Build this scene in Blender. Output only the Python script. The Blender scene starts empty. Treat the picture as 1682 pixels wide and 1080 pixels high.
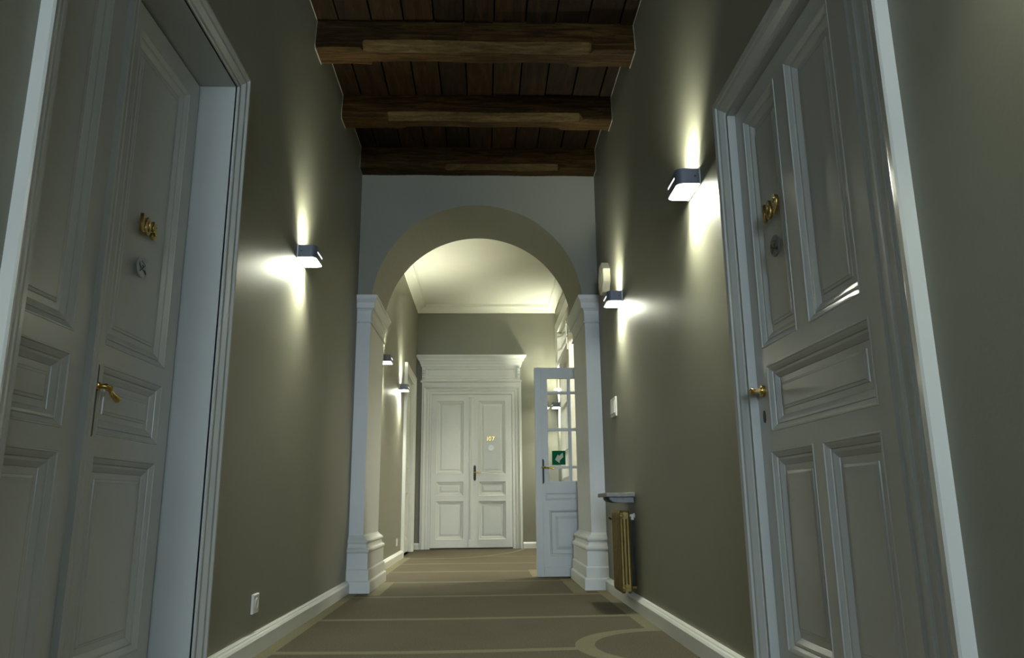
import bpy, bmesh, math, random
from mathutils import Vector, Matrix
random.seed(7)
C = bpy.context.scene.collection
PI = math.pi

# ------------------------------------------------------------------ materials
def new_mat(name):
    m = bpy.data.materials.new(name); m.use_nodes = True
    nt = m.node_tree; b = nt.nodes['Principled BSDF']
    return m, nt, b

def nd(nt, t, **kw):
    n = nt.nodes.new(t)
    for k, v in kw.items():
        if k.startswith('i_'):
            n.inputs[k[2:].replace('_', ' ')].default_value = v
        else: setattr(n, k, v)
    return n

def paint(name, col, rough, var=0.06, scale=3.0, bump=0.0, bscale=60.0, spec=0.5, stretch=(1, 1, 1), coat=0.0):
    m, nt, b = new_mat(name)
    tc = nd(nt, 'ShaderNodeTexCoord'); mp = nd(nt, 'ShaderNodeMapping'); mp.inputs['Scale'].default_value = stretch
    nt.links.new(tc.outputs['Object'], mp.inputs['Vector'])
    n = nd(nt, 'ShaderNodeTexNoise'); n.inputs['Scale'].default_value = scale; n.inputs['Detail'].default_value = 4
    nt.links.new(mp.outputs['Vector'], n.inputs['Vector'])
    r = nd(nt, 'ShaderNodeValToRGB')
    r.color_ramp.elements[0].position = .3; r.color_ramp.elements[1].position = .7
    r.color_ramp.elements[0].color = tuple(c * (1 - var) for c in col) + (1,)
    r.color_ramp.elements[1].color = tuple(min(1, c * (1 + var)) for c in col) + (1,)
    nt.links.new(n.outputs['Fac'], r.inputs['Fac']); nt.links.new(r.outputs['Color'], b.inputs['Base Color'])
    b.inputs['Roughness'].default_value = rough
    b.inputs['Specular IOR Level'].default_value = spec
    if coat: b.inputs['Coat Weight'].default_value = coat; b.inputs['Coat Roughness'].default_value = .12
    if bump:
        n2 = nd(nt, 'ShaderNodeTexNoise'); n2.inputs['Scale'].default_value = bscale; n2.inputs['Detail'].default_value = 3
        nt.links.new(mp.outputs['Vector'], n2.inputs['Vector'])
        bp = nd(nt, 'ShaderNodeBump'); bp.inputs['Strength'].default_value = bump; bp.inputs['Distance'].default_value = .002
        nt.links.new(n2.outputs['Fac'], bp.inputs['Height']); nt.links.new(bp.outputs['Normal'], b.inputs['Normal'])
    return m

def metal(name, col, rough, metallic=1.0, bump=0.0, var=.15, scale=30):
    m = paint(name, col, rough, var, scale, bump, 90)
    m.node_tree.nodes['Principled BSDF'].inputs['Metallic'].default_value = metallic
    return m

def wood(name, c0, c1, c2, stretch, scale=6.0, rough=.6):
    m, nt, b = new_mat(name)
    tc = nd(nt, 'ShaderNodeTexCoord'); mp = nd(nt, 'ShaderNodeMapping'); mp.inputs['Scale'].default_value = stretch
    gi = nd(nt, 'ShaderNodeNewGeometry')
    add = nd(nt, 'ShaderNodeVectorMath', operation='ADD')
    sc = nd(nt, 'ShaderNodeVectorMath', operation='SCALE'); sc.inputs['Scale'].default_value = 22.5
    cmb = nd(nt, 'ShaderNodeCombineXYZ')
    for k in range(3): nt.links.new(gi.outputs['Random Per Island'], cmb.inputs[k])
    nt.links.new(cmb.outputs[0], sc.inputs[0])
    nt.links.new(tc.outputs['Object'], mp.inputs['Vector'])
    nt.links.new(mp.outputs['Vector'], add.inputs[0]); nt.links.new(sc.outputs[0], add.inputs[1])
    n = nd(nt, 'ShaderNodeTexNoise'); n.inputs['Scale'].default_value = scale; n.inputs['Detail'].default_value = 8
    n.inputs['Roughness'].default_value = .65; n.inputs['Distortion'].default_value = .6
    nt.links.new(add.outputs[0], n.inputs['Vector'])
    r = nd(nt, 'ShaderNodeValToRGB'); e = r.color_ramp.elements
    e[0].position = .28; e[0].color = c0 + (1,); e[1].position = .75; e[1].color = c2 + (1,)
    k = e.new(.5); k.color = c1 + (1,)
    nt.links.new(n.outputs['Fac'], r.inputs['Fac'])
    mul = nd(nt, 'ShaderNodeMapRange'); mul.inputs['To Min'].default_value = .65; mul.inputs['To Max'].default_value = 1.3
    nt.links.new(gi.outputs['Random Per Island'], mul.inputs['Value'])
    vm = nd(nt, 'ShaderNodeVectorMath', operation='SCALE')
    nt.links.new(r.outputs['Color'], vm.inputs[0]); nt.links.new(mul.outputs[0], vm.inputs['Scale'])
    nt.links.new(vm.outputs[0], b.inputs['Base Color'])
    b.inputs['Roughness'].default_value = rough; b.inputs['Specular IOR Level'].default_value = .12
    bp = nd(nt, 'ShaderNodeBump'); bp.inputs['Strength'].default_value = .5; bp.inputs['Distance'].default_value = .004
    nt.links.new(n.outputs['Fac'], bp.inputs['Height']); nt.links.new(bp.outputs['Normal'], b.inputs['Normal'])
    return m

def emit(name, col, s):
    m, nt, b = new_mat(name)
    b.inputs['Base Color'].default_value = col + (1,)
    b.inputs['Emission Color'].default_value = col + (1,); b.inputs['Emission Strength'].default_value = s
    b.inputs['Roughness'].default_value = .4
    return m

def glass(name, tint=(.97, .98, .97), refl=.09):
    m, nt, b = new_mat(name); nt.nodes.remove(b)
    out = [n for n in nt.nodes if n.type == 'OUTPUT_MATERIAL'][0]
    t = nd(nt, 'ShaderNodeBsdfTransparent'); t.inputs['Color'].default_value = tint + (1,)
    g = nd(nt, 'ShaderNodeBsdfGlossy'); g.inputs['Roughness'].default_value = .02
    lw = nd(nt, 'ShaderNodeLayerWeight'); lw.inputs['Blend'].default_value = .5
    pw = nd(nt, 'ShaderNodeMath', operation='POWER'); pw.inputs[1].default_value = 5.0; nt.links.new(lw.outputs['Facing'], pw.inputs[0])
    fr = nd(nt, 'ShaderNodeMath', operation='MULTIPLY_ADD'); fr.inputs[1].default_value = .55; fr.inputs[2].default_value = .03; nt.links.new(pw.outputs[0], fr.inputs[0])
    ns = nd(nt, 'ShaderNodeTexNoise'); ns.inputs['Scale'].default_value = 4
    mp = nd(nt, 'ShaderNodeMapRange'); mp.inputs['To Min'].default_value = .0; mp.inputs['To Max'].default_value = .03
    nt.links.new(ns.outputs['Fac'], mp.inputs['Value'])
    ad = nd(nt, 'ShaderNodeMath', operation='ADD'); nt.links.new(fr.outputs[0], ad.inputs[0]); nt.links.new(mp.outputs[0], ad.inputs[1])
    mx = nd(nt, 'ShaderNodeMixShader')
    nt.links.new(ad.outputs[0], mx.inputs[0]); nt.links.new(t.outputs[0], mx.inputs[1]); nt.links.new(g.outputs[0], mx.inputs[2])
    nt.links.new(mx.outputs[0], out.inputs['Surface'])
    return m

def carpet(name, col, col2):
    m, nt, b = new_mat(name)
    tc = nd(nt, 'ShaderNodeTexCoord')
    n = nd(nt, 'ShaderNodeTexNoise'); n.inputs['Scale'].default_value = 160; n.inputs['Detail'].default_value = 3
    n2 = nd(nt, 'ShaderNodeTexNoise'); n2.inputs['Scale'].default_value = 2.2; n2.inputs['Detail'].default_value = 3
    nt.links.new(tc.outputs['Object'], n.inputs['Vector']); nt.links.new(tc.outputs['Object'], n2.inputs['Vector'])
    r = nd(nt, 'ShaderNodeValToRGB'); r.color_ramp.elements[0].position = .3; r.color_ramp.elements[1].position = .7
    r.color_ramp.elements[0].color = col + (1,); r.color_ramp.elements[1].color = col2 + (1,)
    nt.links.new(n.outputs['Fac'], r.inputs['Fac'])
    mr = nd(nt, 'ShaderNodeMapRange'); mr.inputs['To Min'].default_value = .85; mr.inputs['To Max'].default_value = 1.15
    nt.links.new(n2.outputs['Fac'], mr.inputs['Value'])
    vm = nd(nt, 'ShaderNodeVectorMath', operation='SCALE'); nt.links.new(r.outputs['Color'], vm.inputs[0]); nt.links.new(mr.outputs[0], vm.inputs['Scale'])
    nt.links.new(vm.outputs[0], b.inputs['Base Color'])
    b.inputs['Roughness'].default_value = .95; b.inputs['Specular IOR Level'].default_value = .1
    bp = nd(nt, 'ShaderNodeBump'); bp.inputs['Strength'].default_value = .6; bp.inputs['Distance'].default_value = .004
    nt.links.new(n.outputs['Fac'], bp.inputs['Height']); nt.links.new(bp.outputs['Normal'], b.inputs['Normal'])
    return m

M = {}
M['wall'] = paint('wall_grey_paint', (.208, .204, .157), .5, .03, 2.0, .15, 120)
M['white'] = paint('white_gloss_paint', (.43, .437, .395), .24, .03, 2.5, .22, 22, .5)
M['white_matt'] = paint('white_satin_paint', (.66, .675, .645), .38, .03, 3, .15, 40)
M['plaster'] = paint('ceiling_white', (.74, .73, .63), .8, .03, 1.5, .1, 60)
M['roomwall'] = paint('assumed_room_paint', (.62, .60, .50), .7, .04, 2)
M['beam'] = wood('dark_beam_wood', (.004, .0016, .0004), (.025, .0125, .0024), (.066, .039, .0095), (.9, 9, 9), 5, .7)
M['chamfer'] = wood('pale_chamfer_wood', (.015, .008, .0018), (.042, .026, .007), (.085, .058, .020), (1.2, 9, 9), 5, .7)  # paler wood tone for the front chamfer faces of the beams
M['plank'] = wood('ceiling_plank_wood', (.0022, .001, .0003), (.0098, .0047, .001), (.024, .0125, .0032), (9, 1.1, 9), 4, .75)
M['carpet'] = carpet('brown_carpet', (.078, .067, .047), (.132, .116, .085))
M['carpet_line'] = carpet('beige_carpet_line', (.152, .138, .090), (.212, .194, .131))
M['brass'] = metal('brass', (.62, .43, .12), .22)
M['digit'] = metal('digit_brass', (.55, .38, .12), .25)
M['bronze'] = metal('dark_bronze', (.03, .025, .015), .5, .3)
M['gold'] = metal('gold_radiator_paint', (.20, .142, .034), .42, .5, .25)
M['sconce'] = metal('grey_sconce_metal', (.15, .16, .185), .42, .35, .0, .04)
M['plate'] = metal('bright_sconce_plate', (.75, .75, .74), .35, .4, .0, .04)
M['glow_down'] = emit('lit_lower_diffuser', (.98, 1.0, .84), 24.0)
M['glow_up'] = emit('lit_upper_diffuser', (.98, 1.0, .84), 12.0)
M['slot'] = emit('lit_slot', (.95, .97, 1.0), 1.15)
M['plastic'] = paint('white_plastic', (.68, .67, .60), .35, .02, 5)
M['cream'] = paint('cream_plastic', (.70, .66, .48), .45, .03, 5)
M['darkhole'] = paint('dark_slot', (.02, .02, .018), .6)
M['stone'] = paint('grey_stone_shelf', (.30, .29, .26), .5, .22, 25, .2, 60)
M['shelfmetal'] = metal('shelf_bracket_metal', (.16, .16, .155), .45, .5)
M['disc'] = metal('grey_door_disc', (.40, .42, .43), .45, .1, .0, .1)
M['disc_dark'] = metal('dark_door_disc', (.12, .12, .11), .4, .3, .0, .1)
M['disc_white'] = paint('white_door_disc', (.85, .87, .92), .3, .02)
M['ink'] = paint('dark_ink', (.03, .03, .03), .5)
M['green'] = paint('exit_green', (.0, .15, .055), .6, .03, spec=.1)
M['sign_white'] = paint('exit_cream_arrow', (.62, .66, .48), .5, .02)
M['glass'] = glass('window_glass')
M['caulk'] = paint('caulk_line', (.24, .23, .19), .6)
M['bulb'] = emit('added_lamp_glow', (1.0, .97, .86), 14.0)

# ------------------------------------------------------------------ mesh helpers
class MB:
    def __init__(s): s.v = []; s.f = []; s.mi = []
    def vert(s, p): s.v.append(tuple(p)); return len(s.v) - 1
    def face(s, idx, m=0): s.f.append(tuple(idx)); s.mi.append(m)
    def poly(s, pts, m=0): s.face([s.vert(p) for p in pts], m)
    def box(s, x0, x1, y0, y1, z0, z1, m=0):
        x0, x1 = sorted((x0, x1)); y0, y1 = sorted((y0, y1)); z0, z1 = sorted((z0, z1))
        b = len(s.v)
        for x in (x0, x1):
            for y in (y0, y1):
                for z in (z0, z1): s.v.append((x, y, z))
        for q in ((0, 1, 3, 2), (4, 6, 7, 5), (0, 4, 5, 1), (2, 3, 7, 6), (0, 2, 6, 4), (1, 5, 7, 3)):
            s.face([b + i for i in q], m)
    def loft(s, rings, closed=True, cap0=False, cap1=False, m=0, mids=None):
        ids = [[s.vert(p) for p in r] for r in rings]
        n = len(ids[0])
        for k in range(len(ids) - 1):
            for i in range(n if closed else n - 1):
                j = (i + 1) % n
                s.face((ids[k][i], ids[k][j], ids[k + 1][j], ids[k + 1][i]), mids(k, i) if mids else m)
        if cap0: s.face(ids[0][::-1], m)
        if cap1: s.face(ids[-1], m)
    def tube(s, path, radii, seg=12, cap=True, m=0, flat=1.0):
        path = [Vector(p) for p in path]
        if not hasattr(radii, '__len__'): radii = [radii] * len(path)
        rings = []
        for i, p in enumerate(path):
            d = (path[min(i + 1, len(path) - 1)] - path[max(i - 1, 0)]).normalized()
            u = Vector((0, 0, 1)) if abs(d.z) < .9 else Vector((1, 0, 0))
            a = d.cross(u).normalized(); b = a.cross(d).normalized()
            rings.append([p + a * (math.cos(t) * radii[i]) + b * (math.sin(t) * radii[i] * flat) for t in [2 * PI * k / seg for k in range(seg)]])
        s.loft(rings, True, cap, cap, m)
    def disc(s, Mp, a, b, r, h0, h1, seg=40, m=0, ell=1.0):
        rings = []
        for rr, hh in ((r, h0), (r, h1 - .0008), (r * .96, h1)):
            rings.append([Mp(a + math.cos(t) * rr, b + math.sin(t) * rr * ell, hh) for t in [2 * PI * k / seg for k in range(seg)]])
        s.loft(rings, True, True, True, m)
    def build(s, name, mats, parent=None, bevel=0, smooth=False, merge=True):
        me = bpy.data.meshes.new(name)
        me.from_pydata([tuple(v) for v in s.v], [], s.f)
        for mt in (mats if isinstance(mats, (list, tuple)) else [mats]): me.materials.append(mt)
        me.polygons.foreach_set('material_index', s.mi)
        bm = bmesh.new(); bm.from_mesh(me)
        if merge: bmesh.ops.remove_doubles(bm, verts=bm.verts, dist=1e-5)
        bmesh.ops.recalc_face_normals(bm, faces=bm.faces)
        bm.to_mesh(me); bm.free()
        o = bpy.data.objects.new(name, me); C.objects.link(o)
        if parent is not None:
            o.parent = parent
            o.matrix_parent_inverse = Matrix.Translation(-parent.location) if parent.rotation_euler.z == 0 else parent.matrix_basis.inverted()
        if bevel:
            md = o.modifiers.new('bevel', 'BEVEL'); md.width = bevel; md.segments = 2; md.limit_method = 'ANGLE'; md.angle_limit = math.radians(40)
        if smooth:
            for p in me.polygons: p.use_smooth = True
            try:
                md = o.modifiers.new('edge', 'EDGE_SPLIT'); md.split_angle = math.radians(38)
            except Exception: pass
        return o

def tag(o, label=None, cat=None, group=None, kind=None):
    if label: o['label'] = label
    if cat: o['category'] = cat
    if group: o['group'] = group
    if kind: o['kind'] = kind
    return o
def empty(name, loc, label, cat, group=None, kind=None):
    o = bpy.data.objects.new(name, None); C.objects.link(o); o.location = loc; o.empty_display_size = .1
    return tag(o, label, cat, group, kind)

# planes: a = along, b = up, h = out of the surface
def left_plane(x):  return lambda a, b, h=0: Vector((x + h, a, b))
def right_plane(x): return lambda a, b, h=0: Vector((x - h, a, b))
def back_plane(y):  return lambda a, b, h=0: Vector((a, y - h, b))

def ring(Mp, a0, a1, b0, b1, i, h):
    return [Mp(a0 + i, b0 + i, h), Mp(a1 - i, b0 + i, h), Mp(a1 - i, b1 - i, h), Mp(a0 + i, b1 - i, h)]
PANEL = [(0, 0), (.0015, .002), (.005, .002), (.007, -.001), (.013, -.004), (.021, -.009), (.0225, -.0125), (.0245, -.0105), (.031, -.0115), (.045, -.020), (.046, -.022), (.064, -.022), (.0655, -.019), (.072, -.0175), (.074, -.0155)]
def panel(name, Mp, r, mat, parent, prof=PANEL, k=1.0):
    mb = MB(); a0, a1, b0, b1 = r
    rings = [ring(Mp, a0, a1, b0, b1, i * k, h) for i, h in prof]
    mb.loft(rings, True, False, True)
    return mb.build(name, mat, parent)
def leaf(name, Mp, a0, a1, b0, b1, th, holes, mat, parent, bevel=.002):
    mb = MB()
    A = sorted(set([a0, a1] + [h[0] for h in holes] + [h[1] for h in holes]))
    B = sorted(set([b0, b1] + [h[2] for h in holes] + [h[3] for h in holes]))
    for i in range(len(A) - 1):
        for j in range(len(B) - 1):
            ca, cb = (A[i] + A[i + 1]) / 2, (B[j] + B[j + 1]) / 2
            if any(h[0] < ca < h[1] and h[2] < cb < h[3] for h in holes): continue
            for hh in (0, -th):
                mb.poly([Mp(A[i], B[j], hh), Mp(A[i + 1], B[j], hh), Mp(A[i + 1], B[j + 1], hh), Mp(A[i], B[j + 1], hh)])
    for (p, q) in (((a0, b0), (a1, b0)), ((a1, b0), (a1, b1)), ((a1, b1), (a0, b1)), ((a0, b1), (a0, b0))):
        mb.poly([Mp(*p, 0), Mp(*q, 0), Mp(*q, -th), Mp(*p, -th)])
    for h in holes:
        for (p, q) in (((h[0], h[2]), (h[1], h[2])), ((h[1], h[2]), (h[1], h[3])), ((h[1], h[3]), (h[0], h[3])), ((h[0], h[3]), (h[0], h[2]))):
            mb.poly([Mp(*p, 0), Mp(*q, 0), Mp(*q, -th), Mp(*p, -th)])
    return mb.build(name, mat, parent)
def casing(name, Mp, a0, a1, b0, b1, prof, mat, parent, two=False):
    """three-sided architrave round an opening; prof = [(outward, height)]"""
    mb = MB(); rings = []
    for o, h in prof:
        rings.append([Mp(a0 - o, b0, h), Mp(a0 - o, b1 + o, h), Mp(a1 + o, b1 + o, h), Mp(a1 + o, b0, h)])
    mb.loft(rings, False)
    return mb.build(name, mat, parent)

CAS = [(.018, 0), (.018, .010), (.022, .013), (.034, .013), (.040, .010), (.046, .015), (.058, .024), (.066, .025), (.070, .021), (.076, .023), (.084, .031), (.092, .032), (.097, .028), (.097, -.002)]
def cas(w, h):
    return [(.0 + (o - .018) / .079 * w, hh / .032 * h) for o, hh in CAS]

# ------------------------------------------------------------------ constants
XL, XR, XRF = -.9725, .8796, 1.035
YA0, YA1, YB, YF, YM = 5.60, 6.37, 10.71, -6.0, -1.0
ZC, ZC2 = 3.348, 3.425

# ------------------------------------------------------------------ walls
def wall_cells(mb, fn, A, B, holes):
    for i in range(len(A) - 1):
        for j in range(len(B) - 1):
            ca, cb = (A[i] + A[i + 1]) / 2, (B[j] + B[j + 1]) / 2
            if any(h[0] < ca < h[1] and h[2] < cb < h[3] for h in holes): continue
            fn(A[i], A[i + 1], B[j], B[j + 1])
def wall_y(name, x0, x1, xs, y0, y1, z0, z1, holes, label):
    mb = MB()
    A = sorted(set([y0, y1] + [h[0] for h in holes] + [h[1] for h in holes])); B = sorted(set([z0, z1] + [h[2] for h in holes] + [h[3] for h in holes]))
    wall_cells(mb, lambda a, b, c, d: mb.box(x0, x1, a, b, c, d), A, B, holes)
    if xs is not None: mb.box(x1, xs, y0, y1, z0, z1)
    o = mb.build(name, M['wall']); tag(o, label, 'wall', kind='structure'); return o

D1 = (1.56, 2.695, 0, 2.2)          # left door opening
D2 = (1.49, 2.435, 0, 1.955)        # right door opening
D4 = (9.16, 10.20, 0, 2.19)         # far left door
wall_y('wall_left', XL, -1.15, -1.35, YM, YB + .3, -.02, 3.6, [(1.553, 2.703, 0, 2.207), (9.15, 10.21, 0, 2.2)], 'long grey wall on the left of the corridor')
wall_y('wall_right', XR, .96, 1.3, YM, YA1, -.02, 3.6, [(1.483, 2.443, 0, 1.963)], 'long grey wall on the right with two lit lamps')
wall_y('wall_right_far', XRF, 1.22, None, YA1 - .01, YB + .3, -.02, 3.6, [(6.62, 9.0, 0, 2.66), (9.06, 10.0, .0, 2.44), (9.06, 10.30, 2.50, 2.95)], 'grey wall right of the white double door beyond the arch')
mb = MB()
for (a, b, c, d) in ((XL - .1, -.755, -.02, 3.6), (.385, 1.3, -.02, 3.6), (-.755, .385, 2.125, 3.6)):
    mb.box(a, b, YB, YB + .1, c, d)
mb.box(XL - .1, 1.3, YB + .1, YB + .25, -.02, 3.6)
tag(mb.build('wall_back', M['wall']), 'grey end wall around the white double door', 'wall', kind='structure')
WNS = [(-.75, .75, .5, 2.8), (-4.6, -2.9, 1.3, 2.2), (2.5, 4.2, 1.4, 2.2)]
XH = 5.0
mb = MB()
wall_cells(mb, lambda a, b, c, d: mb.box(a, b, YF - .25, YF, c, d), sorted([-XH - .2, XH + .2] + [w[k] for w in WNS for k in (0, 1)]), sorted(set([-.02, 3.6] + [w[k] for w in WNS for k in (2, 3)])), WNS)
tag(mb.build('wall_front', M['wall']), 'grey wall with daylight windows behind the viewpoint', 'wall', kind='structure')
for nm, x0, x1 in (('wall_hall_left', -XH - .2, -XH), ('wall_hall_right', XH, XH + .2)):
    mb = MB(); mb.box(x0, x1, YF - .1, YM, -.02, 3.6)
    tag(mb.build(nm, M['wall']), 'grey side wall of the hall behind the viewpoint', 'wall', kind='structure')
for nm, x0, x1 in (('wall_mouth_left', -XH - .2, XL), ('wall_mouth_right', XR, XH + .2)):
    mb = MB(); mb.box(x0, x1, YM - .2, YM, -.02, 3.6)
    tag(mb.build(nm, M['wall']), 'grey wall where the corridor opens into the hall behind the viewpoint', 'wall', kind='structure')
# arch wall
AC, AZ, AR = -.055, 2.095, .812
mb = MB(); N = 64; Y0, Y1 = YA0, YA1; ZT = 3.55
pts = [(AC - AR * math.cos(PI * k / N), AZ + AR * math.sin(PI * k / N)) for k in range(N + 1)]
for yy in (Y0, Y1):
    for k in range(N):
        (a, b), (c, d) = pts[k], pts[k + 1]
        mb.poly([(a, yy, b), (c, yy, d), (c, yy, ZT), (a, yy, ZT)])
    mb.poly([(XL, yy, AZ + .06), (pts[0][0], yy, AZ + .06), (pts[0][0], yy, ZT), (XL, yy, ZT)])
    mb.poly([(1.1, yy, AZ + .06), (pts[-1][0], yy, AZ + .06), (pts[-1][0], yy, ZT), (1.1, yy, ZT)])
for k in range(N):
    (a, b), (c, d) = pts[k], pts[k + 1]
    mb.poly([(a, Y0, b), (c, Y0, d), (c, Y1, d), (a, Y1, b)])


tag(mb.build('wall_arch', M['wall']), 'grey cross wall with the round arch', 'wall', kind='structure')

# ------------------------------------------------------------------ floor with the carpet's line pattern
mb = MB()
mb.box(-XH - .2, XH + .2, YF - .2, YB + .3, -.06, 0)
zz = [.0006]
def strip(pts, w, m=1, caps=None):
    zz[0] += .00002; z = zz[0]
    L, R = [], []
    for i, p in enumerate(pts):
        p = Vector(p); d = (Vector(pts[min(i + 1, len(pts) - 1)]) - Vector(pts[max(i - 1, 0)])).normalized()
        n = Vector((-d.y, d.x)) * w / 2
        L.append((p.x + n.x, p.y + n.y, z)); R.append((p.x - n.x, p.y - n.y, z))
    for i in range(len(pts) - 1): mb.poly([L[i], L[i + 1], R[i + 1], R[i]], m)
def rect(x0, x1, y0, y1, m=1):
    zz[0] += .00002; z = zz[0]; mb.poly([(x0, y0, z), (x1, y0, z), (x1, y1, z), (x0, y1, z)], m)
rect(-.88, .785, 4.40, 5.31, 0)
for y, dy, x0, x1 in ((3.405, -.02, -.90, .40), (4.325, -.015, -.90, .86), (5.325, -.01, -.90, .80), (6.245, 0, -.90, 1.0), (7.175, .01, -.95, .40), (8.10, .03, -.95, 1.0), (2.47, 0, -.9, .86)):
    n = 24
    strip([(x0 + (x1 - x0) * k / n, y + dy * math.sin(PI * k / n) + .02 * math.sin(2.3 * k / n + y)) for k in range(n + 1)], .062)
strip([(-.95, 8.93), (-.60, 8.90), (-.366, 8.90), (-.15, 9.05), (.036, 9.27), (.25, 9.65), (.404, 10.06), (.50, 10.45), (.56, 10.7)], .06)
strip([(.0, 9.22), (.2, 9.16), (.45, 9.12), (.7, 9.10), (1.0, 9.10)], .05)
rect(-.96, -.882, YM, 5.56); rect(-.88, -.70, 5.44, 5.47, 0)
rect(-.80, -.715, 5.40, 6.30); rect(-.96, -.86, 6.3, 9.1)
rect(.780, .868, 3.80, 5.56); rect(.608, .70, 5.40, 6.40)
rect(.40, 1.03, 6.62, 7.30, 1)
rect(.50, 1.03, 6.80, 7.15, 0)
# loop on the right
cx, cy, rx, ry = .84, 3.42, .41, .425
loop = [(cx - rx * math.sin(t), cy + ry * math.cos(t)) for t in [PI * 1.15 * k / 40 for k in range(41)]]
strip(loop, .085)
strip([(.84, 3.845), (.87, 3.85)], .085)
tag(mb.build('floor', [M['carpet'], M['carpet_line']], merge=False), 'brown carpet with beige lines and a loop', 'carpet', kind='structure')

# ------------------------------------------------------------------ ceilings
mb = MB(); x = XL - .05; k = 0
while x < XR + .05:
    w = .186 + random.uniform(-.012, .012)
    dz = random.uniform(-.004, .004)
    mb.box(x, x + w - .010, YM - .2, YA0 + .05, ZC + dz, ZC + .035); x += w
mb.box(XL - .3, 1.3, YM - .3, YA0 + .1, ZC + .035, 3.62); mb.box(-XH - .2, XH + .2, YF - .3, YM - .2, ZC, 3.62)
tag(mb.build('ceiling', M['plank'], merge=False), 'dark wooden plank ceiling between the beams', 'ceiling', kind='structure')
mb = MB(); mb.box(XL - .3, 3.4, YA1 - .3, YB + .3, ZC2, 3.62)
tag(mb.build('ceiling_far', M['plaster']), 'pale plaster ceiling beyond the arch', 'ceiling', kind='structure')
# plaster cornice round the far ceiling
prof = [(0, 3.318), (.012, 3.318), (.014, 3.328), (.022, 3.334), (.030, 3.346), (.048, 3.366), (.075, 3.386), (.098, 3.394), (.112, 3.397), (.114, 3.412), (.124, 3.414), (.126, ZC2 + .001), (0, ZC2 + .001)]
mb = MB()
rings = [[(XL + p, YA1 + p, z), (XRF - p, YA1 + p, z), (XRF - p, YB - p, z), (XL + p, YB - p, z)] for p, z in prof]
mb.loft(rings, True)
mb.box(XL, XRF, YB - .009, YB, 3.318, 3.33)
tag(mb.build('trim_1', M['plaster']), 'white cornice around the ceiling beyond the arch', 'cornice', kind='structure')

# beams with stopped chamfers
def beam(y0, y1, zb, c_front, c_back, f0, f1, b0, b1, label):
    mb = MB(); rings = []; n = 130
    x0, x1 = XL - .02, XR + .02
    rnd = random.Random(int(y0 * 100))
    def sm(x, a, b): 
        if x < a - .012 or x > b + .012: return 0
        return min(1, (x - a + .012) / .012, (b + .012 - x) / .012)
    ph = [rnd.uniform(0, 6) for _ in range(8)]
    for k in range(n + 1):
        x = x0 + (x1 - x0) * k / n
        cf = .004 + c_front * sm(x, f0, f1); cb = .004 + c_back * sm(x, b0, b1)
        j = lambda i, s=.003: s * math.sin(x * (5 + i) + ph[i]) + rnd.uniform(-.001, .001)
        top = ZC + .01
        rings.append([(x, y0 + .026 + j(0), top), (x, y0 + j(1), zb + cf + j(2, .002)), (x, y0 + cf * .9 + j(3, .002), zb + j(4, .002)),
                      (x, y1 - cb + j(5, .002), zb + j(6, .002)), (x, y1 + j(7), zb + cb), (x, y1 - .01, top)])
    mb.loft(rings, True, True, True, 0, lambda k, i: 1 if (i == 1 and sm(x0 + (x1 - x0) * (k + .5) / n, f0, f1) > .5) else 0)
    o = mb.build('ceiling_beam', [M['beam'], M['chamfer']])
    return tag(o, label, 'ceiling beam', 'dark timber ceiling beams', 'thing')
beam(3.872, 4.045, 3.160, .045, .03, -.70, .62, -.66, .50, 'dark ceiling beam farthest from the arch, with a short pale patch near its right end')
beam(4.688, 4.842, 3.164, .042, .03, -.66, .66, -.55, .52, 'middle dark ceiling beam with a long pale strip along its lower edge')
beam(5.466, 5.615, 3.160, .035, .008, -.30, .58, -.7, .50, 'dark ceiling beam resting against the wall above the arch')
# painted seam where walls meet the timber
for nm, xx, s in (('trim_2', XL + .001, 1), ('trim_3', XR - .001, -1)):
    mb = MB(); path = [(xx, 3.0, ZC)]
    for y0, y1, zb in ((3.872, 4.045, 3.160), (4.688, 4.842, 3.164), (5.466, 5.60, 3.160)):
        path += [(xx, y0 + .022, ZC - .002), (xx, y0 - .003, zb + .008), (xx, y0 + .004, zb - .003), (xx, y1 + .002, zb - .003)]
        if y1 < 5.5: path += [(xx, y1 + .004, ZC - .002)]
    mb.tube(path, .0032, 6)
    tag(mb.build(nm, M['caulk']), 'thin pale seam between timber ceiling and %s wall' % ('left' if s > 0 else 'right'), 'seam', kind='structure')

# ------------------------------------------------------------------ baseboards
BP = [(0, .0), (.030, 0), (.030, .062), (.024, .072), (.018, .075), (.016, .080), (.010, .084), (0, .084)]
def baseboard(name, Mp, a0, a1, label):
    mb = MB()
    mb.loft([[Mp(a, b, h) for h, b in BP] for a in (a0, a1)], False, True, True)
    tag(mb.build(name, M['white_matt']), label, 'baseboard', kind='structure')
baseboard('baseboard_left', left_plane(XL), 2.792, 5.56, 'white baseboard on the left wall before the arch')
baseboard('baseboard_right', right_plane(XR), 2.516, 5.56, 'white baseboard on the right wall under the radiator')
baseboard('baseboard_left_far', left_plane(XL), 6.42, 9.06, 'white baseboard on the left wall beyond the arch')
baseboard('baseboard_back_left', back_plane(YB), XL, -.90, 'short white baseboard left of the far double door')
baseboard('baseboard_back_right', back_plane(YB), .53, XRF, 'white baseboard right of the far double door')
baseboard('baseboard_left_near', left_plane(XL), YM, 1.46, 'white baseboard on the left wall before the first door')
baseboard('baseboard_right_near', right_plane(XR), YM, 1.41, 'white baseboard on the right wall before the first door')

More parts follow.
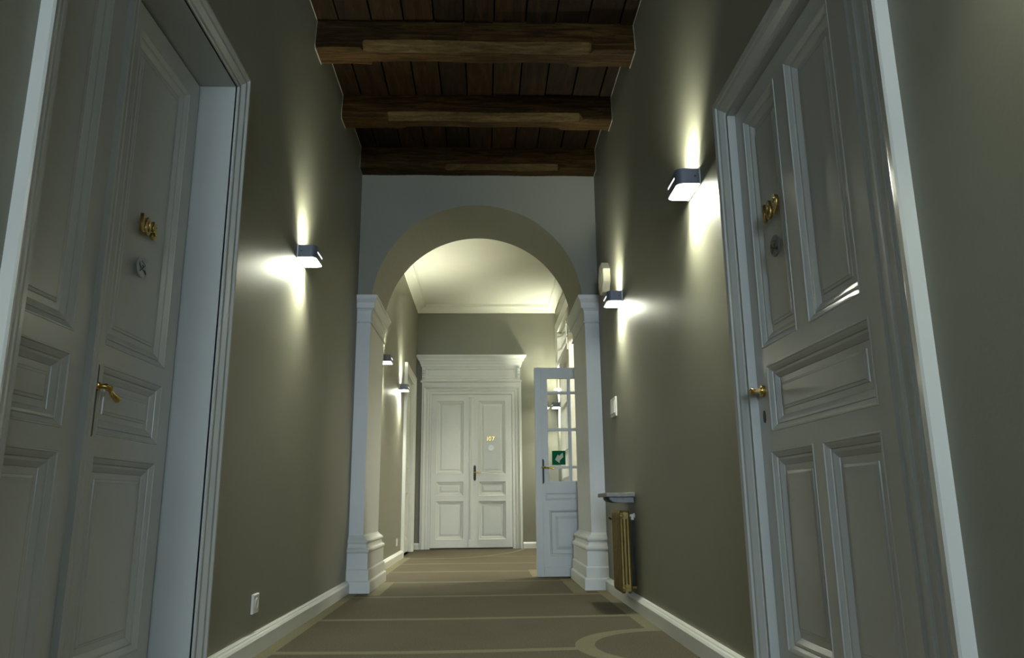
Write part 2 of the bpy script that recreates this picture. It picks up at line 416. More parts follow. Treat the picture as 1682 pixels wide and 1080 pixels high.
# ------------------------------------------------------------------ pilasters
def pilaster(side, label):
    t = empty('pilaster', ((XL if side < 0 else XR), 6.0, 0), label, 'pilaster', 'white pilasters carrying the arch')
    def rings(prof):
        out = []
        for z, p in prof:
            if side < 0: r = (XL + .0005, -.868 + p)
            else: r = (.770 - p, XR - .0005)
            y0, y1 = YA0 - p, YA1 + p
            out.append([(r[0], y0, z), (r[1], y0, z), (r[1], y1, z), (r[0], y1, z)])
        return out
    base = [(0, .066), (.070, .066), (.076, .064), (.083, .052), (.150, .052), (.157, .048), (.160, .042), (.262, .041), (.268, .042), (.272, .048), (.282, .051), (.293, .048), (.298, .040), (.305, .032), (.316, .028), (.326, .026), (.331, .026), (.335, .034), (.345, .037), (.354, .034), (.362, .024), (.374, .010), (.386, .002), (.392, 0)]
    shaft = [(.392, 0), (1.946, 0)]
    cap = [(1.946, 0), (1.946, .009), (1.950, .013), (1.956, .013), (1.960, .009), (1.962, .003), (2.02, .004), (2.040, .008), (2.052, .014), (2.056, .014), (2.058, .026), (2.066, .028), (2.085, .028), (2.100, .031), (2.118, .040), (2.130, .046), (2.136, .047), (2.136, .051), (2.156, .052), (2.158, .050)]
    for nm, pr in (('base', base), ('shaft', shaft), ('capital', cap)):
        mb = MB(); mb.loft(rings(pr), True, True, True); mb.build(nm, M['white_matt'], t)
    return t
pilaster(-1, 'white square pilaster at the left foot of the arch')
pilaster(1, 'white square pilaster beside the gold radiator')

# ------------------------------------------------------------------ small door furniture
def digits(txt, Mp, a, b, hgt, parent, flip, bold=.0012):
    """brass room number, each digit its own mesh; flip = -1 when a runs right-to-left for a viewer"""
    for ch in txt:
        cu = bpy.data.curves.new('digit', 'FONT'); cu.body = ch; cu.size = hgt * 1.42; cu.extrude = .003; cu.bevel_depth = .0022; cu.bevel_resolution = 2
        cu.offset = bold
        to = bpy.data.objects.new('tmp', cu); C.objects.link(to)
        dg = bpy.context.evaluated_depsgraph_get()
        me = bpy.data.meshes.new_from_object(to.evaluated_get(dg))
        C.objects.unlink(to); bpy.data.objects.remove(to)
        xs = [v.co.x for v in me.vertices]; x0 = min(xs); w = max(xs) - x0
        for v in me.vertices:
            p = Mp(a + flip * (v.co.x - x0), b + v.co.y, v.co.z + .004); v.co = p
        if ch == '1':
            bm = bmesh.new(); bm.from_mesh(me)
            for bb, ww in ((b + .002, .013),):
                cxx = a + flip * w * .72
                vs = [bm.verts.new(Mp(cxx + sx * ww, bb + sy * .003, hh)) for hh in (.001, .008) for sx, sy in ((-1, -1), (1, -1), (1, 1), (-1, 1))]
                for q in ((0, 1, 2, 3), (4, 5, 6, 7), (0, 1, 5, 4), (1, 2, 6, 5), (2, 3, 7, 6), (3, 0, 4, 7)): bm.faces.new([vs[i] for i in q])
            bmesh.ops.recalc_face_normals(bm, faces=bm.faces); bm.to_mesh(me); bm.free()
        me.materials.clear(); me.materials.append(M['digit'])
        o = bpy.data.objects.new('digit', me); C.objects.link(o); o.parent = parent; o.matrix_parent_inverse = Matrix.Translation(-parent.location)
        a += flip * (w + .010)

def handle_set(Mp, a, b, dirn, parent, plate=(.2, .022), down=.06, L=.10, rose=False, mat_plate='bronze', mat_lever='brass', drop=.03, out=.042):
    mb = MB()
    if rose:
        mb.disc(Mp, a, b, .019, 0, .009, 24)
        p = mb.build('handle_rose', M[mat_lever], parent, smooth=True)
    else:
        h, w = plate; z0 = b - h + down; z1 = b + down
        n = 8; prof = []
        for k in range(n + 1):
            t = PI * k / n; prof.append((a + w / 2 * math.cos(t), z1 - w * .9 + w * .9 * math.sin(t)))
        for k in range(n + 1):
            t = PI + PI * k / n; prof.append((a + w / 2 * math.cos(t), z0 + w * .9 + w * .9 * math.sin(t)))
        mb.loft([[Mp(x, y, 0) for x, y in prof], [Mp(x, y, .004) for x, y in prof], [Mp(a + (x - a) * .8, y, .006) for x, y in prof]], True, True, True)
        p = mb.build('handle_plate', M[mat_plate], parent)
    mb = MB()
    o = out
    mb.tube([Mp(a, b, .003), Mp(a, b, .012), Mp(a, b, .014), Mp(a, b, o - .006), Mp(a + dirn * .005, b, o), Mp(a + dirn * .018, b - .002, o + .002), Mp(a + dirn * .024, b - .003, o + .002),
             Mp(a + dirn * .03, b - drop * .2, o + .001), Mp(a + dirn * L * .6, b - drop * .6, o - .002), Mp(a + dirn * L * .95, b - drop * .95, o - .003), Mp(a + dirn * L, b - drop, o - .003)],
            [.012, .012, .008, .0075, .009, .0085, .0105, .0065, .0075, .0105, .004], 14)
    lv = mb.build('lever', M[mat_lever], p, smooth=True)
    lv.parent = p; lv.matrix_parent_inverse = p.matrix_parent_inverse.copy() if False else Matrix.Translation(-parent.location)
    # parent chain: p keeps its own offset, so the lever only needs the root offset once
    lv.matrix_parent_inverse = Matrix.Identity(4)
    return p

def door_disc(Mp, a, b, r, parent, flip, mat='disc', ink=True):
    mb = MB(); mb.disc(Mp, a, b, r, 0, .004, 40)
    if ink:
        def bar(u0, v0, u1, v1, w):
            d = Vector((u1 - u0, v1 - v0)).normalized(); n = Vector((-d.y, d.x)) * w / 2
            mb.poly([Mp(a + flip * r * (u + sx * n.x), b + r * (v + sx * n.y), .0046) for u, v, sx in ((u0, v0, 1), (u1, v1, 1), (u1, v1, -1), (u0, v0, -1))], 1)
        bar(-.75, .1, .55, -.45, .16); bar(.45, .25, -.55, -.55, .12); bar(-.7, .35, -.45, -.35, .12); bar(-.3, .55, .5, .3, .10); bar(.35, -.25, .8, -.55, .3); bar(-.1, .15, .25, .05, .2)
    mb.build('door_disc', [M[mat], M['ink']], parent, merge=False)

# ------------------------------------------------------------------ door 1 (left, double)
lp = left_plane(-1.109)
d1 = empty('door_1', (XL, 2.1, 0), 'white panelled double door numbered 105 on the left wall', 'door', kind='structure')
mb = MB()   # jamb lining, deep reveal on three sides
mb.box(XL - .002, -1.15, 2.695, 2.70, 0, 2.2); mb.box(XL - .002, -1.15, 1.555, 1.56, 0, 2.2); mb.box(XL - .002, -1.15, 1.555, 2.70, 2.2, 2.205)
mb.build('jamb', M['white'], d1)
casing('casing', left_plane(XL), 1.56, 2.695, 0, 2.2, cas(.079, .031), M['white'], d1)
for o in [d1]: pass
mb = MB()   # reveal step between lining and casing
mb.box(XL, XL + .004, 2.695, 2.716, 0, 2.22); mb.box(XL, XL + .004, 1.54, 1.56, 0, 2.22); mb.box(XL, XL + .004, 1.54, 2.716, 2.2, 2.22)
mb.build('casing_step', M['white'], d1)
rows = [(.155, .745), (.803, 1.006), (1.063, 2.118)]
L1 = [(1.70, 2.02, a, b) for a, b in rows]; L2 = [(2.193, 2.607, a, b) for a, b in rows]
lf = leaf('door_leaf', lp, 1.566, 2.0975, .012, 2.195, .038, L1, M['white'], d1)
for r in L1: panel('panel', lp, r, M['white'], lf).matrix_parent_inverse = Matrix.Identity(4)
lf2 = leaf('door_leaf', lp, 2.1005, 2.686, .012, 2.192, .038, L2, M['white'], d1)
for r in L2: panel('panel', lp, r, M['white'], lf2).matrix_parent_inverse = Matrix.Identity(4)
mb = MB()
ap = [(2.097, 0), (2.097, .019), (2.101, .022), (2.107, .022), (2.109, .019), (2.120, .019), (2.122, .022), (2.128, .022), (2.132, .019), (2.132, 0)]
mb.loft([[lp(a, b, h) for a, h in ap] for b in (.012, 2.195)], True, True, True)
mb.build('meeting_bead', M['white'], d1)
digits('105', lp, 2.322, 1.468, .055, d1, 1)
door_disc(lp, 2.364, 1.355, .033, d1, 1)
handle_set(lp, 2.163, .936, 1, d1, (.205, .011), .063, .092, out=.027, drop=.028)

# ------------------------------------------------------------------ door 2 (right, single)
rp = right_plane(.9)
d2 = empty('door_2', (XR, 1.96, 0), 'white five panel single door numbered 109 on the right wall', 'door', kind='structure')
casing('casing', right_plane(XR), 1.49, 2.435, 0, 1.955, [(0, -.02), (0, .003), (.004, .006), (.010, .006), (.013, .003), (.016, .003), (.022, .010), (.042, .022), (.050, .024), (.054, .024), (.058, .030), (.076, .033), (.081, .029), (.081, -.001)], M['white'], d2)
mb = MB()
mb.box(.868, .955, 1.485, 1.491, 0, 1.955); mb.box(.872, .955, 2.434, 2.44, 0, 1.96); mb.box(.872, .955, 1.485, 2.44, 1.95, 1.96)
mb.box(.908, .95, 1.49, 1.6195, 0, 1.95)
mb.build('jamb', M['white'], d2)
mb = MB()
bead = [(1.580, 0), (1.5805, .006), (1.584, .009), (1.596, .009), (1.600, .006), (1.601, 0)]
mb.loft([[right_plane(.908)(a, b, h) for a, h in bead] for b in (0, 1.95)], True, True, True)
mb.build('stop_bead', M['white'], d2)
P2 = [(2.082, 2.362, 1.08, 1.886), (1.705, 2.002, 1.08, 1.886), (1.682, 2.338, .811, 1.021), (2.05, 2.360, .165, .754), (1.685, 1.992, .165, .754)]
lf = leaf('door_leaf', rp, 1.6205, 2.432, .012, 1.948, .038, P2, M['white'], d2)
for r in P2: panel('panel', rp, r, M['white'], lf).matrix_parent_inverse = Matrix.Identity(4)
digits('109', rp, 2.238, 1.466, .055, d2, -1)
door_disc(rp, 2.180, 1.369, .034, d2, -1, 'disc_dark')
handle_set(rp, 2.379, .945, -1, d2, L=.10, rose=True, drop=.012)
mb = MB()
mb.disc(rp, 2.388, .864, .009, 0, .003, 20, 0, 2.2)
mb.build('keyhole_cover', M['bronze'], d2)

# ------------------------------------------------------------------ door 3 (far double)
bp_ = back_plane(10.70)
d3 = empty('door_3', (-.185, YB, 0), 'white double door with crowned head at the end of the corridor', 'door', kind='structure')
rows = [(.118, .643), (.703, .907), (.999, 2.036)]
for a0, a1, q0, q1 in ((-.752, -.197, -.683, -.293), (-.195, .382, -.092, .296)):
    hl = [(q0, q1, b0, b1) for b0, b1 in rows]
    lf = leaf('door_leaf', bp_, a0, a1, .018, 2.118, .038, hl, M['white_matt'], d3)
    for r in hl: panel('panel', bp_, r, M['white_matt'], lf).matrix_parent_inverse = Matrix.Identity(4)
mb = MB()
ap = [(-.214, 0), (-.214, .014), (-.209, .020), (-.204, .018), (-.199, .018), (-.194, .024), (-.188, .024), (-.183, .018), (-.178, .018), (-.173, .020), (-.168, .014), (-.168, 0)]
mb.loft([[bp_(a, b, h) for a, h in ap] for b in (.12, 2.09)], True, True, True)
mb.box(-.222, -.160, 10.668, 10.70, .02, .125); mb.box(-.224, -.158, 10.666, 10.70, 2.075, 2.115)
mb.build('meeting_bead', M['white_matt'], d3)
wp = back_plane(YB)
casing('casing', wp, -.755, .385, 0, 2.122, [(0, -.01), (0, .012), (.008, .016), (.030, .016), (.036, .012), (.044, .018), (.064, .024), (.070, .020), (.078, .022), (.105, .040), (.114, .040), (.120, .034), (.138, .034), (.138, 0)], M['white_matt'], d3)
mb = MB()
mb.box(-.893, .523, 10.671, YB, 2.258, 2.298)
def crown(prof, a0, a1, back=YB):
    rings = [[(a0 - h, back, z), (a0 - h, 10.66 - h, z), (a1 + h, 10.66 - h, z), (a1 + h, back, z)] for z, h in prof]
    mb.loft(rings, True, True, True)
crown([(2.288, -.012), (2.296, .004), (2.306, .012), (2.314, .012), (2.320, .004), (2.330, -.004), (2.335, -.02)], -.905, .520)
mb.box(-.893, .508, 10.664, YB, 2.33, 2.53)
crown([(2.500, -.01), (2.508, .0), (2.520, .006), (2.526, .012), (2.548, .014), (2.556, .022), (2.570, .026), (2.585, .030), (2.600, .036), (2.606, .040), (2.606, .050), (2.625, .054), (2.640, .062), (2.655, .074), (2.664, .080), (2.664, .084), (2.678, .086)], -.900, .512)
mb.build('door_crown', M['white_matt'], d3)
panel('crown_panel', back_plane(10.664), (-.845, .455, 2.345, 2.492), M['white_matt'], d3, [(0, 0), (.002, .006), (.010, .008), (.016, .002), (.022, -.0), (.03, -.004), (.04, .002)])
for a in (-.872, .486):
    mb = MB()
    mb.box(a - .022, a + .022, 10.640, 10.664, 2.335, 2.505)
    for cz, r in ((2.475, .024), (2.43, .018), (2.395, .014), (2.365, .019)):
        rr = []
        for k in range(9):
            t = PI * k / 8
            rr.append([(a + .018 * math.cos(u), 10.640 - r * math.sin(t) * .9 + 0 * u, cz + r * math.cos(t) + .004 * math.sin(u)) for u in (0, PI)])
        mb.loft(rr, False)
        mb.tube([(a - .020, 10.634, cz), (a + .020, 10.634, cz)], r * .62, 10)
    mb.build('crown_bracket', M['white_matt'], d3)
digits('107', bp_, .030, 1.468, .056, d3, 1, 0)
door_disc(bp_, .087, 1.364, .040, d3, 1, 'disc_white', False)
handle_set(bp_, -.140, 1.026, 1, d3, (.215, .034), .10, .085, drop=.005)

# ------------------------------------------------------------------ door 4 (left wall beyond the arch)
d4 = empty('door_4', (XL, 9.68, 0), 'white framed door seen edge-on on the left wall near the far corner', 'door', kind='structure')
casing('casing', left_plane(XL), 9.16, 10.20, 0, 2.19, cas(.10, .038), M['white_matt'], d4)
p4 = left_plane(-1.0)
mb = MB(); mb.box(XL, -1.1, 9.155, 9.165, 0, 2.19); mb.box(XL, -1.1, 10.195, 10.205, 0, 2.19); mb.box(XL, -1.1, 9.16, 10.2, 2.185, 2.195)
mb.build('jamb', M['white_matt'], d4)
hl = [(a, b, c, d) for a, b in ((9.28, 9.64), (9.74, 10.08)) for c, d in ((.16, .75), (.85, 1.06), (1.12, 2.08))]
lf = leaf('door_leaf', p4, 9.168, 10.192, .015, 2.182, .038, hl, M['white_matt'], d4)
for r in hl: panel('panel', p4, r, M['white_matt'], lf).matrix_parent_inverse = Matrix.Identity(4)

# ------------------------------------------------------------------ open glazed door
YG = 6.53
gp = back_plane(YG)
gd = empty('glazed_door', (XRF, YG, 0), 'open white glazed door leaf with a green exit sign, beyond the right pilaster', 'door', kind='thing')
c1, c2 = (.546, .724), (.750, .93)
rws = [(.781, .889), (.909, 1.208), (1.232, 1.532), (1.552, 1.668)]
panes = [(a0, a1, b0, b1) for a0, a1 in (c1, c2) for b0, b1 in rws]
holes = panes + [(.514, .955, .624, .689), (.545, .935, .17, .545)]
lf = leaf('door_leaf', gp, .434, 1.03, .006, 1.764, .040, holes, M['white_matt'], gd)
mb = MB(); mb.box(.434, .492, YG - .012, YG, .006, 1.764)
mb.build('edge_strip', M['white_matt'], gd, bevel=.002)
mb = MB(); mb.box(.494, 1.0, YG - .010, YG, .008, .082)
mb.build('kick_board', M['white_matt'], gd, bevel=.002)
for r in panes:
    mb = MB(); mb.box(r[0] - .002, r[1] + .002, YG + .018, YG + .022, r[2] - .002, r[3] + .002); o = mb.build('pane', M['glass'], lf); o.matrix_parent_inverse = Matrix.Identity(4)
panel('panel', gp, holes[8], M['white_matt'], lf, [(0, 0), (.003, .006), (.010, .006), (.016, -.006), (.018, -.006)]).matrix_parent_inverse = Matrix.Identity(4)
panel('panel', gp, holes[9], M['white_matt'], lf, [(0, 0), (.003, .005), (.012, .003), (.022, -.010), (.05, -.010), (.075, -.002)]).matrix_parent_inverse = Matrix.Identity(4)
handle_set(gp, .496, .898, 1, gd, (.21, .024), .072, .095, drop=.012, out=.05)
mb = MB(); mb.box(.5785, .6945, YG + .010, YG + .016, .919, 1.039, 0)
sx, sz, ss = .6365, .979, .12
ar = [(-.23, -.16), (-.10, .22), (-.02, .13), (.32, .37), (.33, .02), (.05, -.20), (.05, -.36)]
ar = [(-.27, -.13), (-.06, .24), (.02, .14), (.29, .37), (.33, .05), (.06, -.20), (.06, -.38)]
mb.poly([(sx + u * ss, YG + .0092, sz + v * ss) for u, v in ar], 1)
o = mb.build('exit_sign', [M['green'], M['sign_white']], gd, merge=False); o['label'] = 'green sign with a cream arrow pointing down left'

# ------------------------------------------------------------------ glazed screen in the far right wall
fp = right_plane(XRF)
w2 = empty('window_2', (XRF, 9.5, 0), 'white framed glazed screen high on the far right wall', 'window', kind='structure')
mb = MB()
def fr(a0, a1, b0, b1, h0=-.10, h1=.022): 
    p, q = fp(a0, b0, h0), fp(a1, b1, h1); mb.box(p.x, q.x, p.y, q.y, p.z, q.z)
fr(10.29, 10.56, 2.43, 3.10, -.19); fr(6.52, 10.56, 2.94, 3.10, -.19, .0215); fr(8.99, 10.56, 2.43, 2.51, -.192, .03); fr(8.985, 9.07, 0, 2.96, -.195, .012); fr(6.52, 9.07, 2.64, 2.75, -.19, .0205)
fr(6.52, 6.63, 0, 3.1, -.19, .021); fr(9.99, 10.08, 0, 2.5, -.19, .0225); 
mb.build('window_frame', M['white_matt'], w2, bevel=.004)
mb = MB()
fr(9.50, 9.535, 2.50, 2.95, -.05, -.02); fr(9.06, 10.3, 2.70, 2.712, -.045, -.025); fr(9.06, 10.3, 2.88, 2.892, -.045, -.025)
fr(9.50, 9.53, .9, 2.44, -.05, -.02); fr(9.06, 10.0, 1.25, 1.275, -.05, -.02); fr(9.06, 10.0, 1.85, 1.875, -.05, -.02)
mb.build('glazing_bar', M['white_matt'], w2)
mb = MB(); fr(9.065, 9.995, 0, .92, -.06, .004); mb.build('lower_panel', M['white_matt'], w2, bevel=.004)
for r in ((9.06, 10.30, 2.50, 2.95), (9.06, 10.0, .92, 2.44)):
    mb = MB(); fr(r[0] - .005, r[1] + .005, r[2] - .005, r[3] + .005, -.037, -.033); mb.build('pane', M['glass'], w2)
# assumed side room beyond the glazed screen, lit by an added lamp
mb = MB()
mb.box(3.2, 3.4, 6.2, YB + .3, -.02, 3.6); mb.box(1.2, 3.4, 6.0, 6.25, -.02, 3.6); mb.box(1.2, 3.4, YB + .05, YB + .3, -.02, 3.6)
tag(mb.build('wall_side_room', M['roomwall']), 'pale walls of the assumed lit room behind the glazed door', 'wall', kind='structure')
rl = empty('added_room_lamp', (2.0, 7.6, 3.42), 'added unseen round lamp brightening the side room behind the glazed door', 'lamp')  # unseen lamp, added to brighten what shows through the panes
mb = MB()
mb.loft([[(2.0 + r * math.cos(t), 7.6 + r * math.sin(t), z) for t in [2 * PI * k / 24 for k in range(24)]] for r, z in ((.14, 3.424), (.15, 3.40), (.14, 3.36), (.10, 3.33), (.04, 3.315), (.001, 3.312))], True, True, True)
mb.build('added_lamp_shade', M['bulb'], rl, smooth=True)

# ------------------------------------------------------------------ window behind the viewpoint
for wi, (WN, wlab) in enumerate(zip(WNS, ('tall white window letting in daylight behind the viewpoint', 'white window at the left end of the hall behind the viewpoint', 'white window at the right end of the hall behind the viewpoint'))):
    WC = (WN[0] + WN[1]) / 2
    w1 = empty('window_%d' % (1 if wi == 0 else wi + 2), (WC, YF, WN[2]), wlab, 'window', kind='structure')
    mb = MB()
    for a0, a1, b0, b1 in ((WN[0], WN[1], WN[2], WN[2] + .06), (WN[0], WN[1], WN[3] - .06, WN[3]), (WN[0], WN[0] + .06, WN[2], WN[3]), (WN[1] - .06, WN[1], WN[2], WN[3]), (WC - .025, WC + .025, WN[2], WN[3]), (WN[0], WN[1], 1.80, 1.85)):
        mb.box(a0, a1, YF - .16, YF - .10, b0, b1)
    mb.build('window_frame', M['white_matt'], w1)
    for a0, a1 in ((WN[0] + .05, WC - .02), (WC + .02, WN[1] - .05)):
        for b0, b1 in ((WN[2] + .05, 1.80), (1.85, WN[3] - .05)):
            mb = MB(); mb.box(a0, a1, YF - .132, YF - .128, b0, b1); mb.build('pane', M['glass'], w1)

# ------------------------------------------------------------------ wall lamps
LAMP = dict(down=5.6, up=3.3, fan=2.6)
LC = (.98, 1.0, .79)
def rrect(w, d, r, h, inset=0, n=6):
    """plan outline: flat back on the wall, round front corners"""
    w2 = w / 2 - inset; D = d - inset; r = max(.002, r - inset); pts = [(-w2, 0 + inset * 0)]
    for k in range(n + 1):
        t = PI - (PI / 2) * k / n; pts.append((-w2 + r + r * math.cos(t), D - r + r * math.sin(t)))
    for k in range(n + 1):
        t = PI / 2 - (PI / 2) * k / n; pts.append((w2 - r + r * math.cos(t), D - r + r * math.sin(t)))
    pts.append((w2, 0)); return pts
def sconce(Mp, y, z, label, power=1.0):
    loc = Mp(y, z, 0)
    t = empty('wall_lamp', loc, label, 'wall lamp', 'grey box wall lamps along the corridor')
    W, D, H, T = .182, .092, .066, .003
    P = lambda u, v, w: Mp(y + u, z + w, v + .006)
    mb = MB(); o, i = rrect(W, D, .030, 0), rrect(W, D, .030, 0, T)
    n = len(o)
    rings = [[P(u, v, -H / 2) for u, v in o], [P(u, v, H / 2) for u, v in o], [P(u, v, H / 2) for u, v in i], [P(u, v, -H / 2) for u, v in i], [P(u, v, -H / 2) for u, v in o]]
    mb.loft(rings, True)
    mb.build('housing', M['sconce'], t, smooth=True)
    mb = MB(); mb.loft([[Mp(y + a, z + b, h) for a, b in ((-.0935, -.036), (.0935, -.036), (.0935, .036), (-.0935, .036))] for h in (.0005, .0058)], True, True, True)
    mb.build('back_plate', M['plate'], t)
    for nm, w in (('lower_diffuser', -H / 2 + .001), ('upper_diffuser', H / 2 - .001)):
        mb = MB(); q = rrect(W, D, .03, 0, T + .0003)
        s = 1 if w > 0 else -1
        mb.loft([[P(u, v, w) for u, v in q], [P(u, v, w - s * .004) for u, v in q]], True, True, True)
        mb.build(nm, M['glow_down' if w < 0 else 'glow_up'], t)
    mb = MB(); sl = []
    for k in range(9):
        a = PI / 2 + PI * k / 8; sl.append((-.052 + .0042 * math.cos(a), .0042 * math.sin(a)))
    for k in range(9):
        a = -PI / 2 + PI * k / 8; sl.append((.052 + .0042 * math.cos(a), .0042 * math.sin(a)))
    mb.loft([[P(u, D - .002, w + .004) for u, w in sl], [P(u, D + .0006, w + .004) for u, w in sl]], True, True, True)
    mb.build('slot', M['slot'], t)
    for s in (-1, 1):
        mb = MB(); c = P(s * W / 2, .016, 0)
        mb.tube([c, P(s * (W / 2 + .0012), .016, 0)], .0036, 10)
        mb.build('screw', M['darkhole'], t)
    # the lamp's light: halogen burner throws a narrow beam up and down the wall and a sideways streak
    def spot(nm, u, v, w, tgt, e, ang, blend, rad):
        ld = bpy.data.lights.new(nm, 'SPOT'); ld.energy = e; ld.spot_size = math.radians(ang); ld.spot_blend = blend; ld.shadow_soft_size = rad; ld.color = LC
        lo = bpy.data.objects.new(nm, ld); C.objects.link(lo)
        p = P(u, v, w); q = P(*tgt); lo.location = p; lo.rotation_euler = (q - p).to_track_quat('-Z', 'Y').to_euler()
        lo.parent = t; lo.matrix_parent_inverse = Matrix.Translation(-t.location)
    def area(nm, u, v, w, d, e, sx, sy, spread):
        ld = bpy.data.lights.new(nm, 'AREA'); ld.shape = 'RECTANGLE'; ld.size = sx; ld.size_y = sy; ld.energy = e; ld.color = LC; ld.spread = math.radians(spread)
        lo = bpy.data.objects.new(nm, ld); C.objects.link(lo)
        p = P(u, v, w); z = -(P(u + d[0], v + d[1], w + d[2]) - p).normalized()
        x = Vector((0, 1, 0)); x = (x - z * x.dot(z)).normalized(); y = z.cross(x)
        m = Matrix((x, y, z)).transposed().to_4x4(); m.translation = p
        lo.matrix_world = m; lo.parent = t; lo.matrix_parent_inverse = Matrix.Translation(-t.location)
    area('lamp_glow_down', 0, .045, -H / 2 - .006, (-.30, -.10, -1), LAMP['down'] * power, .15, .07, 125)
    area('lamp_glow_up', 0, .045, H / 2 + .004, (.10, -.06, 1), LAMP['up'] * power, .15, .07, 108)
    spot('lamp_beam_side', .03, .014, -H / 2 - .010, (.03 - 1.0, .010, -H / 2 - .010 - .20), LAMP['fan'] * power, 38, .7, .008)
    return t
wl, wr = left_plane(XL), right_plane(XR)
sconce(wl, 3.838, 1.887, 'grey wall lamp on the left wall between door and arch')
sconce(wl, 7.02, 1.935, 'lit wall lamp half hidden behind the left pilaster', 2.0)
sconce(wl, 8.62, 1.905, 'lit wall lamp beside the door frame on the far left wall', 2.0)
sconce(wr, 2.907, 1.893, 'grey wall lamp on the right wall just beyond the five panel door')
sconce(wr, 4.69, 1.885, 'grey wall lamp on the right wall near the arch, beside the cream box')
sconce(right_plane(XRF), 10.40, 1.92, 'small lit wall lamp seen through the panes of the glazed door', 2.6)
sconce(wl, .75, 1.90, 'wall lamp on the left wall before the double door, out of view')
sconce(wr, .85, 1.90, 'wall lamp on the right wall before the five panel door, out of view')

# ------------------------------------------------------------------ things on the right wall
t = empty('wall_box', (XR, 5.13, 2.155), 'cream eight-sided box on the right wall beside the arch', 'alarm box')
mb = MB(); r = .118
oc = [(5.13 + r * math.cos(PI / 8 + PI / 4 * k), 2.155 + r * math.sin(PI / 8 + PI / 4 * k)) for k in range(8)]
mb.loft([[wr(a, b, 0) for a, b in oc], [wr(a, b, .046) for a, b in oc], [wr(5.13 + (a - 5.13) * .93, 2.155 + (b - 2.155) * .93, .052) for a, b in oc]], True, True, True)
mb.build('housing', M['cream'], t)
mb = MB(); mb.disc(wr, 5.13, 2.155, .06, .051, .056, 24); mb.build('grille', M['plastic'], t)

t = empty('light_switch', (XR, 5.06, 1.165), 'white rocker light switch plate on the right wall above the shelf', 'light switch')
mb = MB(); mb.loft([[wr(a, b, h) for a, b in ((4.965 + i, 1.163 + i), (5.155 - i, 1.163 + i), (5.155 - i, 1.292 - i), (4.965 + i, 1.292 - i))] for h, i in ((0, 0), (.009, 0), (.012, .004))], True, True, True)
mb.build('plate', M['plastic'], t)
for a in (4.985, 5.065):
    mb = MB(); mb.loft([[wr(a + u, b, h) for u, b, h in ((.0, 1.185, h0), (.07, 1.185, h0), (.07, 1.27, h1), (0, 1.27, h1))] for h0, h1 in ((.011, .011), (.018, .014))], True, True, True)
    mb.build('rocker', M['plastic'], t)

def socket(y, z, label):
    t = empty('wall_socket', (XL, y, z - .04), label, 'socket')
    mb = MB(); mb.loft([[wl(a, b, h) for a, b in ((y - .039 + i, z - .039 + i), (y + .039 - i, z - .039 + i), (y + .039 - i, z + .039 - i), (y - .039 + i, z + .039 - i))] for h, i in ((0, 0), (.008, 0), (.011, .004))], True, True, True)
    mb.build('plate', M['plastic'], t)
    mb = MB(); n = 24
    mb.loft([[wl(y + r * math.cos(2 * PI * k / n), z + r * math.sin(2 * PI * k / n), h) for k in range(n)] for r, h in ((.023, .0112), (.021, .0135), (.019, .0135), (.018, .004), (.0005, .004))], True, False, False)
    mb.build('recess', M['plastic'], t)
    for s in (-1, 1):
        mb = MB(); mb.tube([wl(y + s * .009, z, .004), wl(y + s * .009, z, .0052)], .0028, 8)
        mb.build('pin_hole', M['darkhole'], t)
socket(3.383, .200, 'white socket low on the left wall near the double door')
socket(8.62, .197, 'tiny white socket low on the left wall beyond the arch')

t = empty('wall_shelf', (XR, 4.655, .632), 'small grey stone shelf on the right wall above the gold radiator', 'shelf')
mb = MB(); mb.box(.711, XR, 4.485, 4.826, .632, .656); mb.build('shelf_board', M['stone'], t, bevel=.003)
for y in (4.53, 4.74):
    mb = MB(); pr = [(XR, .632), (.735, .632), (.737, .618), (.752, .604), (.79, .597), (XR, .597)]
    mb.loft([[(x, yy, z) for x, z in pr] for yy in (y, y + .04)], True, True, True)
    mb.build('bracket', M['shelfmetal'], t, bevel=.002)

t = empty('radiator', (.815, 4.64, .09), 'gold painted column radiator under the stone shelf', 'radiator')
def fin(y0, last=False):
    mb = MB(); yc = y0 + .0235; x0, x1, z0, z1 = .783, .849, .092, .553
    for xa, xb in ((x0, x0 + .0285), (x1 - .0285, x1)):
        path = []
        n = 10; ra = (xb - xa) / 2; xm = (xa + xb) / 2
        rings = []
        for z in [z0, z0 + .004, z0 + .012, z0 + .03, z0 + .05, z1 - .05, z1 - .03, z1 - .012, z1 - .004, z1]:
            e = min(z - z0, z1 - z); s = .55 + .45 * min(1, e / .012) ; fat = 1.0 if e > .04 else 1.15
            rings.append([(xm + ra * s * math.cos(t), yc + .0225 * s * fat * .92 * math.copysign(abs(math.sin(t)) ** .6, math.sin(t)), z) for t in [2 * PI * k / 14 for k in range(14)]])
        mb.loft(rings, True, True, True)
    mb.box(x0 + .012, x1 - .012, yc - .008, yc + .008, z0 + .012, z1 - .012)
    for z in (z0 + .03, z1 - .03):
        mb.tube([((x0 + x1) / 2, y0 - .001, z), ((x0 + x1) / 2, y0 + .049, z)], .021, 16)
    mb.build('section', M['gold'], t, smooth=True, merge=False)
for k in range(6): fin(4.502 + k * .0475)
for z in (.122, .523):
    mb = MB(); mb.tube([(.7975, 4.506, z), (.7975, 4.499, z), (.7975, 4.497, z)], [.0125, .0125, .009], 12)
    mb.tube([(.7975, 4.499, z), (.7975, 4.492, z)], [.006, .0055], 6)
    mb.build('plug', M['gold'], t, smooth=True)
mb = MB(); mb.tube([(.849, 4.53, .525), (.866, 4.53, .525), (.873, 4.53, .525), (.8796, 4.53, .525)], [.008, .008, .014, .014], 12)
mb.tube([(.866, 4.53, .525), (.866, 4.53, .500)], [.009, .010], 10)
mb.build('valve', M['plastic'], t, smooth=True)
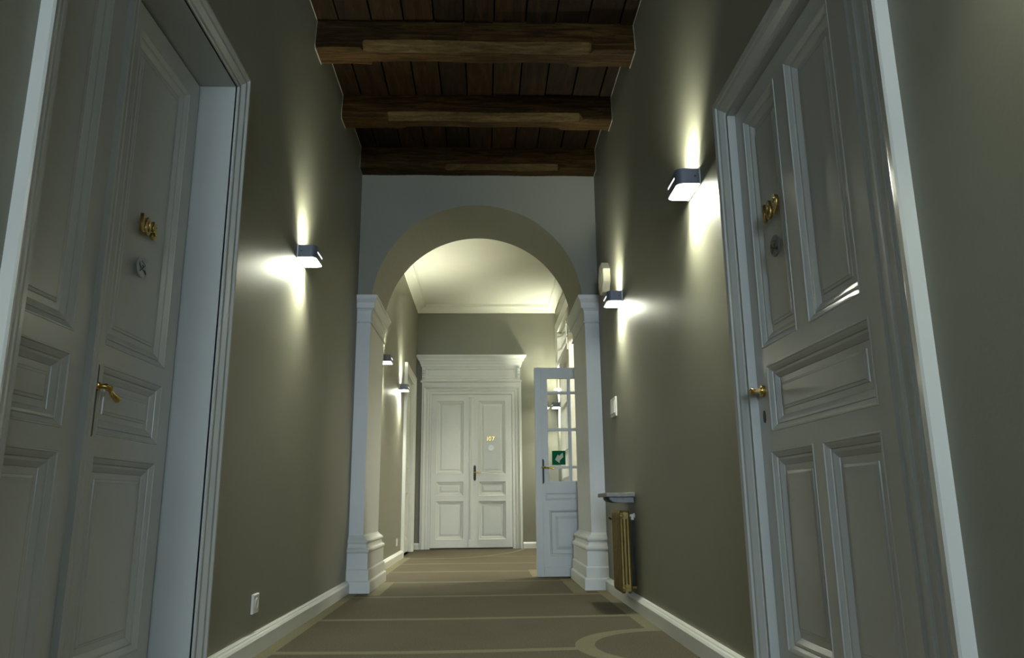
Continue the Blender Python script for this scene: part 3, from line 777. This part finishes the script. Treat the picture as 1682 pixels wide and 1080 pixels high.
mb = MB(); mb.tube([(.785, 4.79, .50), (.772, 4.80, .507)], .006, 8); mb.build('bleed_valve', M['bronze'], t, smooth=True)
mb = MB(); mb.tube([(.84, 4.55, .12), (.8797, 4.55, .12)], .009, 10); mb.build('wall_bracket', M['gold'], t); mb = MB(); mb.tube([(.84, 4.72, .12), (.8797, 4.72, .12)], .009, 10); mb.build('wall_bracket', M['gold'], t)

# ------------------------------------------------------------------ light
w = bpy.data.worlds.new('world'); bpy.context.scene.world = w; w.use_nodes = True
bg = w.node_tree.nodes['Background']; bg.inputs['Color'].default_value = (.66, .81, 1.0, 1); bg.inputs['Strength'].default_value = 22.5
for WN in WNS:
    pl = bpy.data.lights.new('window_portal', 'AREA'); pl.shape = 'RECTANGLE'; pl.size = WN[1] - WN[0]; pl.size_y = WN[3] - WN[2]; pl.cycles.is_portal = True
    po = bpy.data.objects.new('window_portal', pl); C.objects.link(po); po.location = ((WN[0] + WN[1]) / 2, YF - .26, (WN[2] + WN[3]) / 2); po.rotation_euler = (PI / 2, 0, 0)
ll = bpy.data.lights.new('side_room_fill', 'POINT'); ll.energy = 110; ll.color = (1.0, .95, .80); ll.shadow_soft_size = .12  # added fill light for the assumed side room
lo = bpy.data.objects.new('side_room_fill', ll); C.objects.link(lo); lo.location = (2.0, 7.6, 3.15); lo.parent = rl; lo.matrix_parent_inverse = Matrix.Translation(-rl.location)

# ------------------------------------------------------------------ camera
f, pit, yaw, rol = 1235.33, .2278, .0373, -.0094
cp, sp, cyw, syw = math.cos(pit), math.sin(pit), math.cos(yaw), math.sin(yaw)
F = Vector((syw * cp, cyw * cp, sp)); R0 = Vector((cyw, -syw, 0)); U0 = R0.cross(F)
R = math.cos(rol) * R0 + math.sin(rol) * U0; U = -math.sin(rol) * R0 + math.cos(rol) * U0
cd = bpy.data.cameras.new('camera'); cam = bpy.data.objects.new('camera', cd); C.objects.link(cam)
m = Matrix(((R.x, U.x, -F.x, 0), (R.y, U.y, -F.y, 0), (R.z, U.z, -F.z, .6), (0, 0, 0, 1)))
cam.matrix_world = m
cd.sensor_fit = 'HORIZONTAL'; cd.sensor_width = 36; cd.lens = 36 * f / 1682; cd.clip_start = .02
S = bpy.context.scene; S.camera = cam
S.view_settings.view_transform = 'Standard'; S.view_settings.look = 'None'; S.view_settings.exposure = 0.86; S.view_settings.gamma = 1
S.view_settings.use_curve_mapping = False
S.cycles.max_bounces = 10; S.cycles.diffuse_bounces = 6; S.cycles.transparent_max_bounces = 12; S.cycles.sample_clamp_indirect = 6
try: S.cycles.use_light_tree = True
except Exception: pass
try: S.cycles.use_denoising = True
except Exception: pass
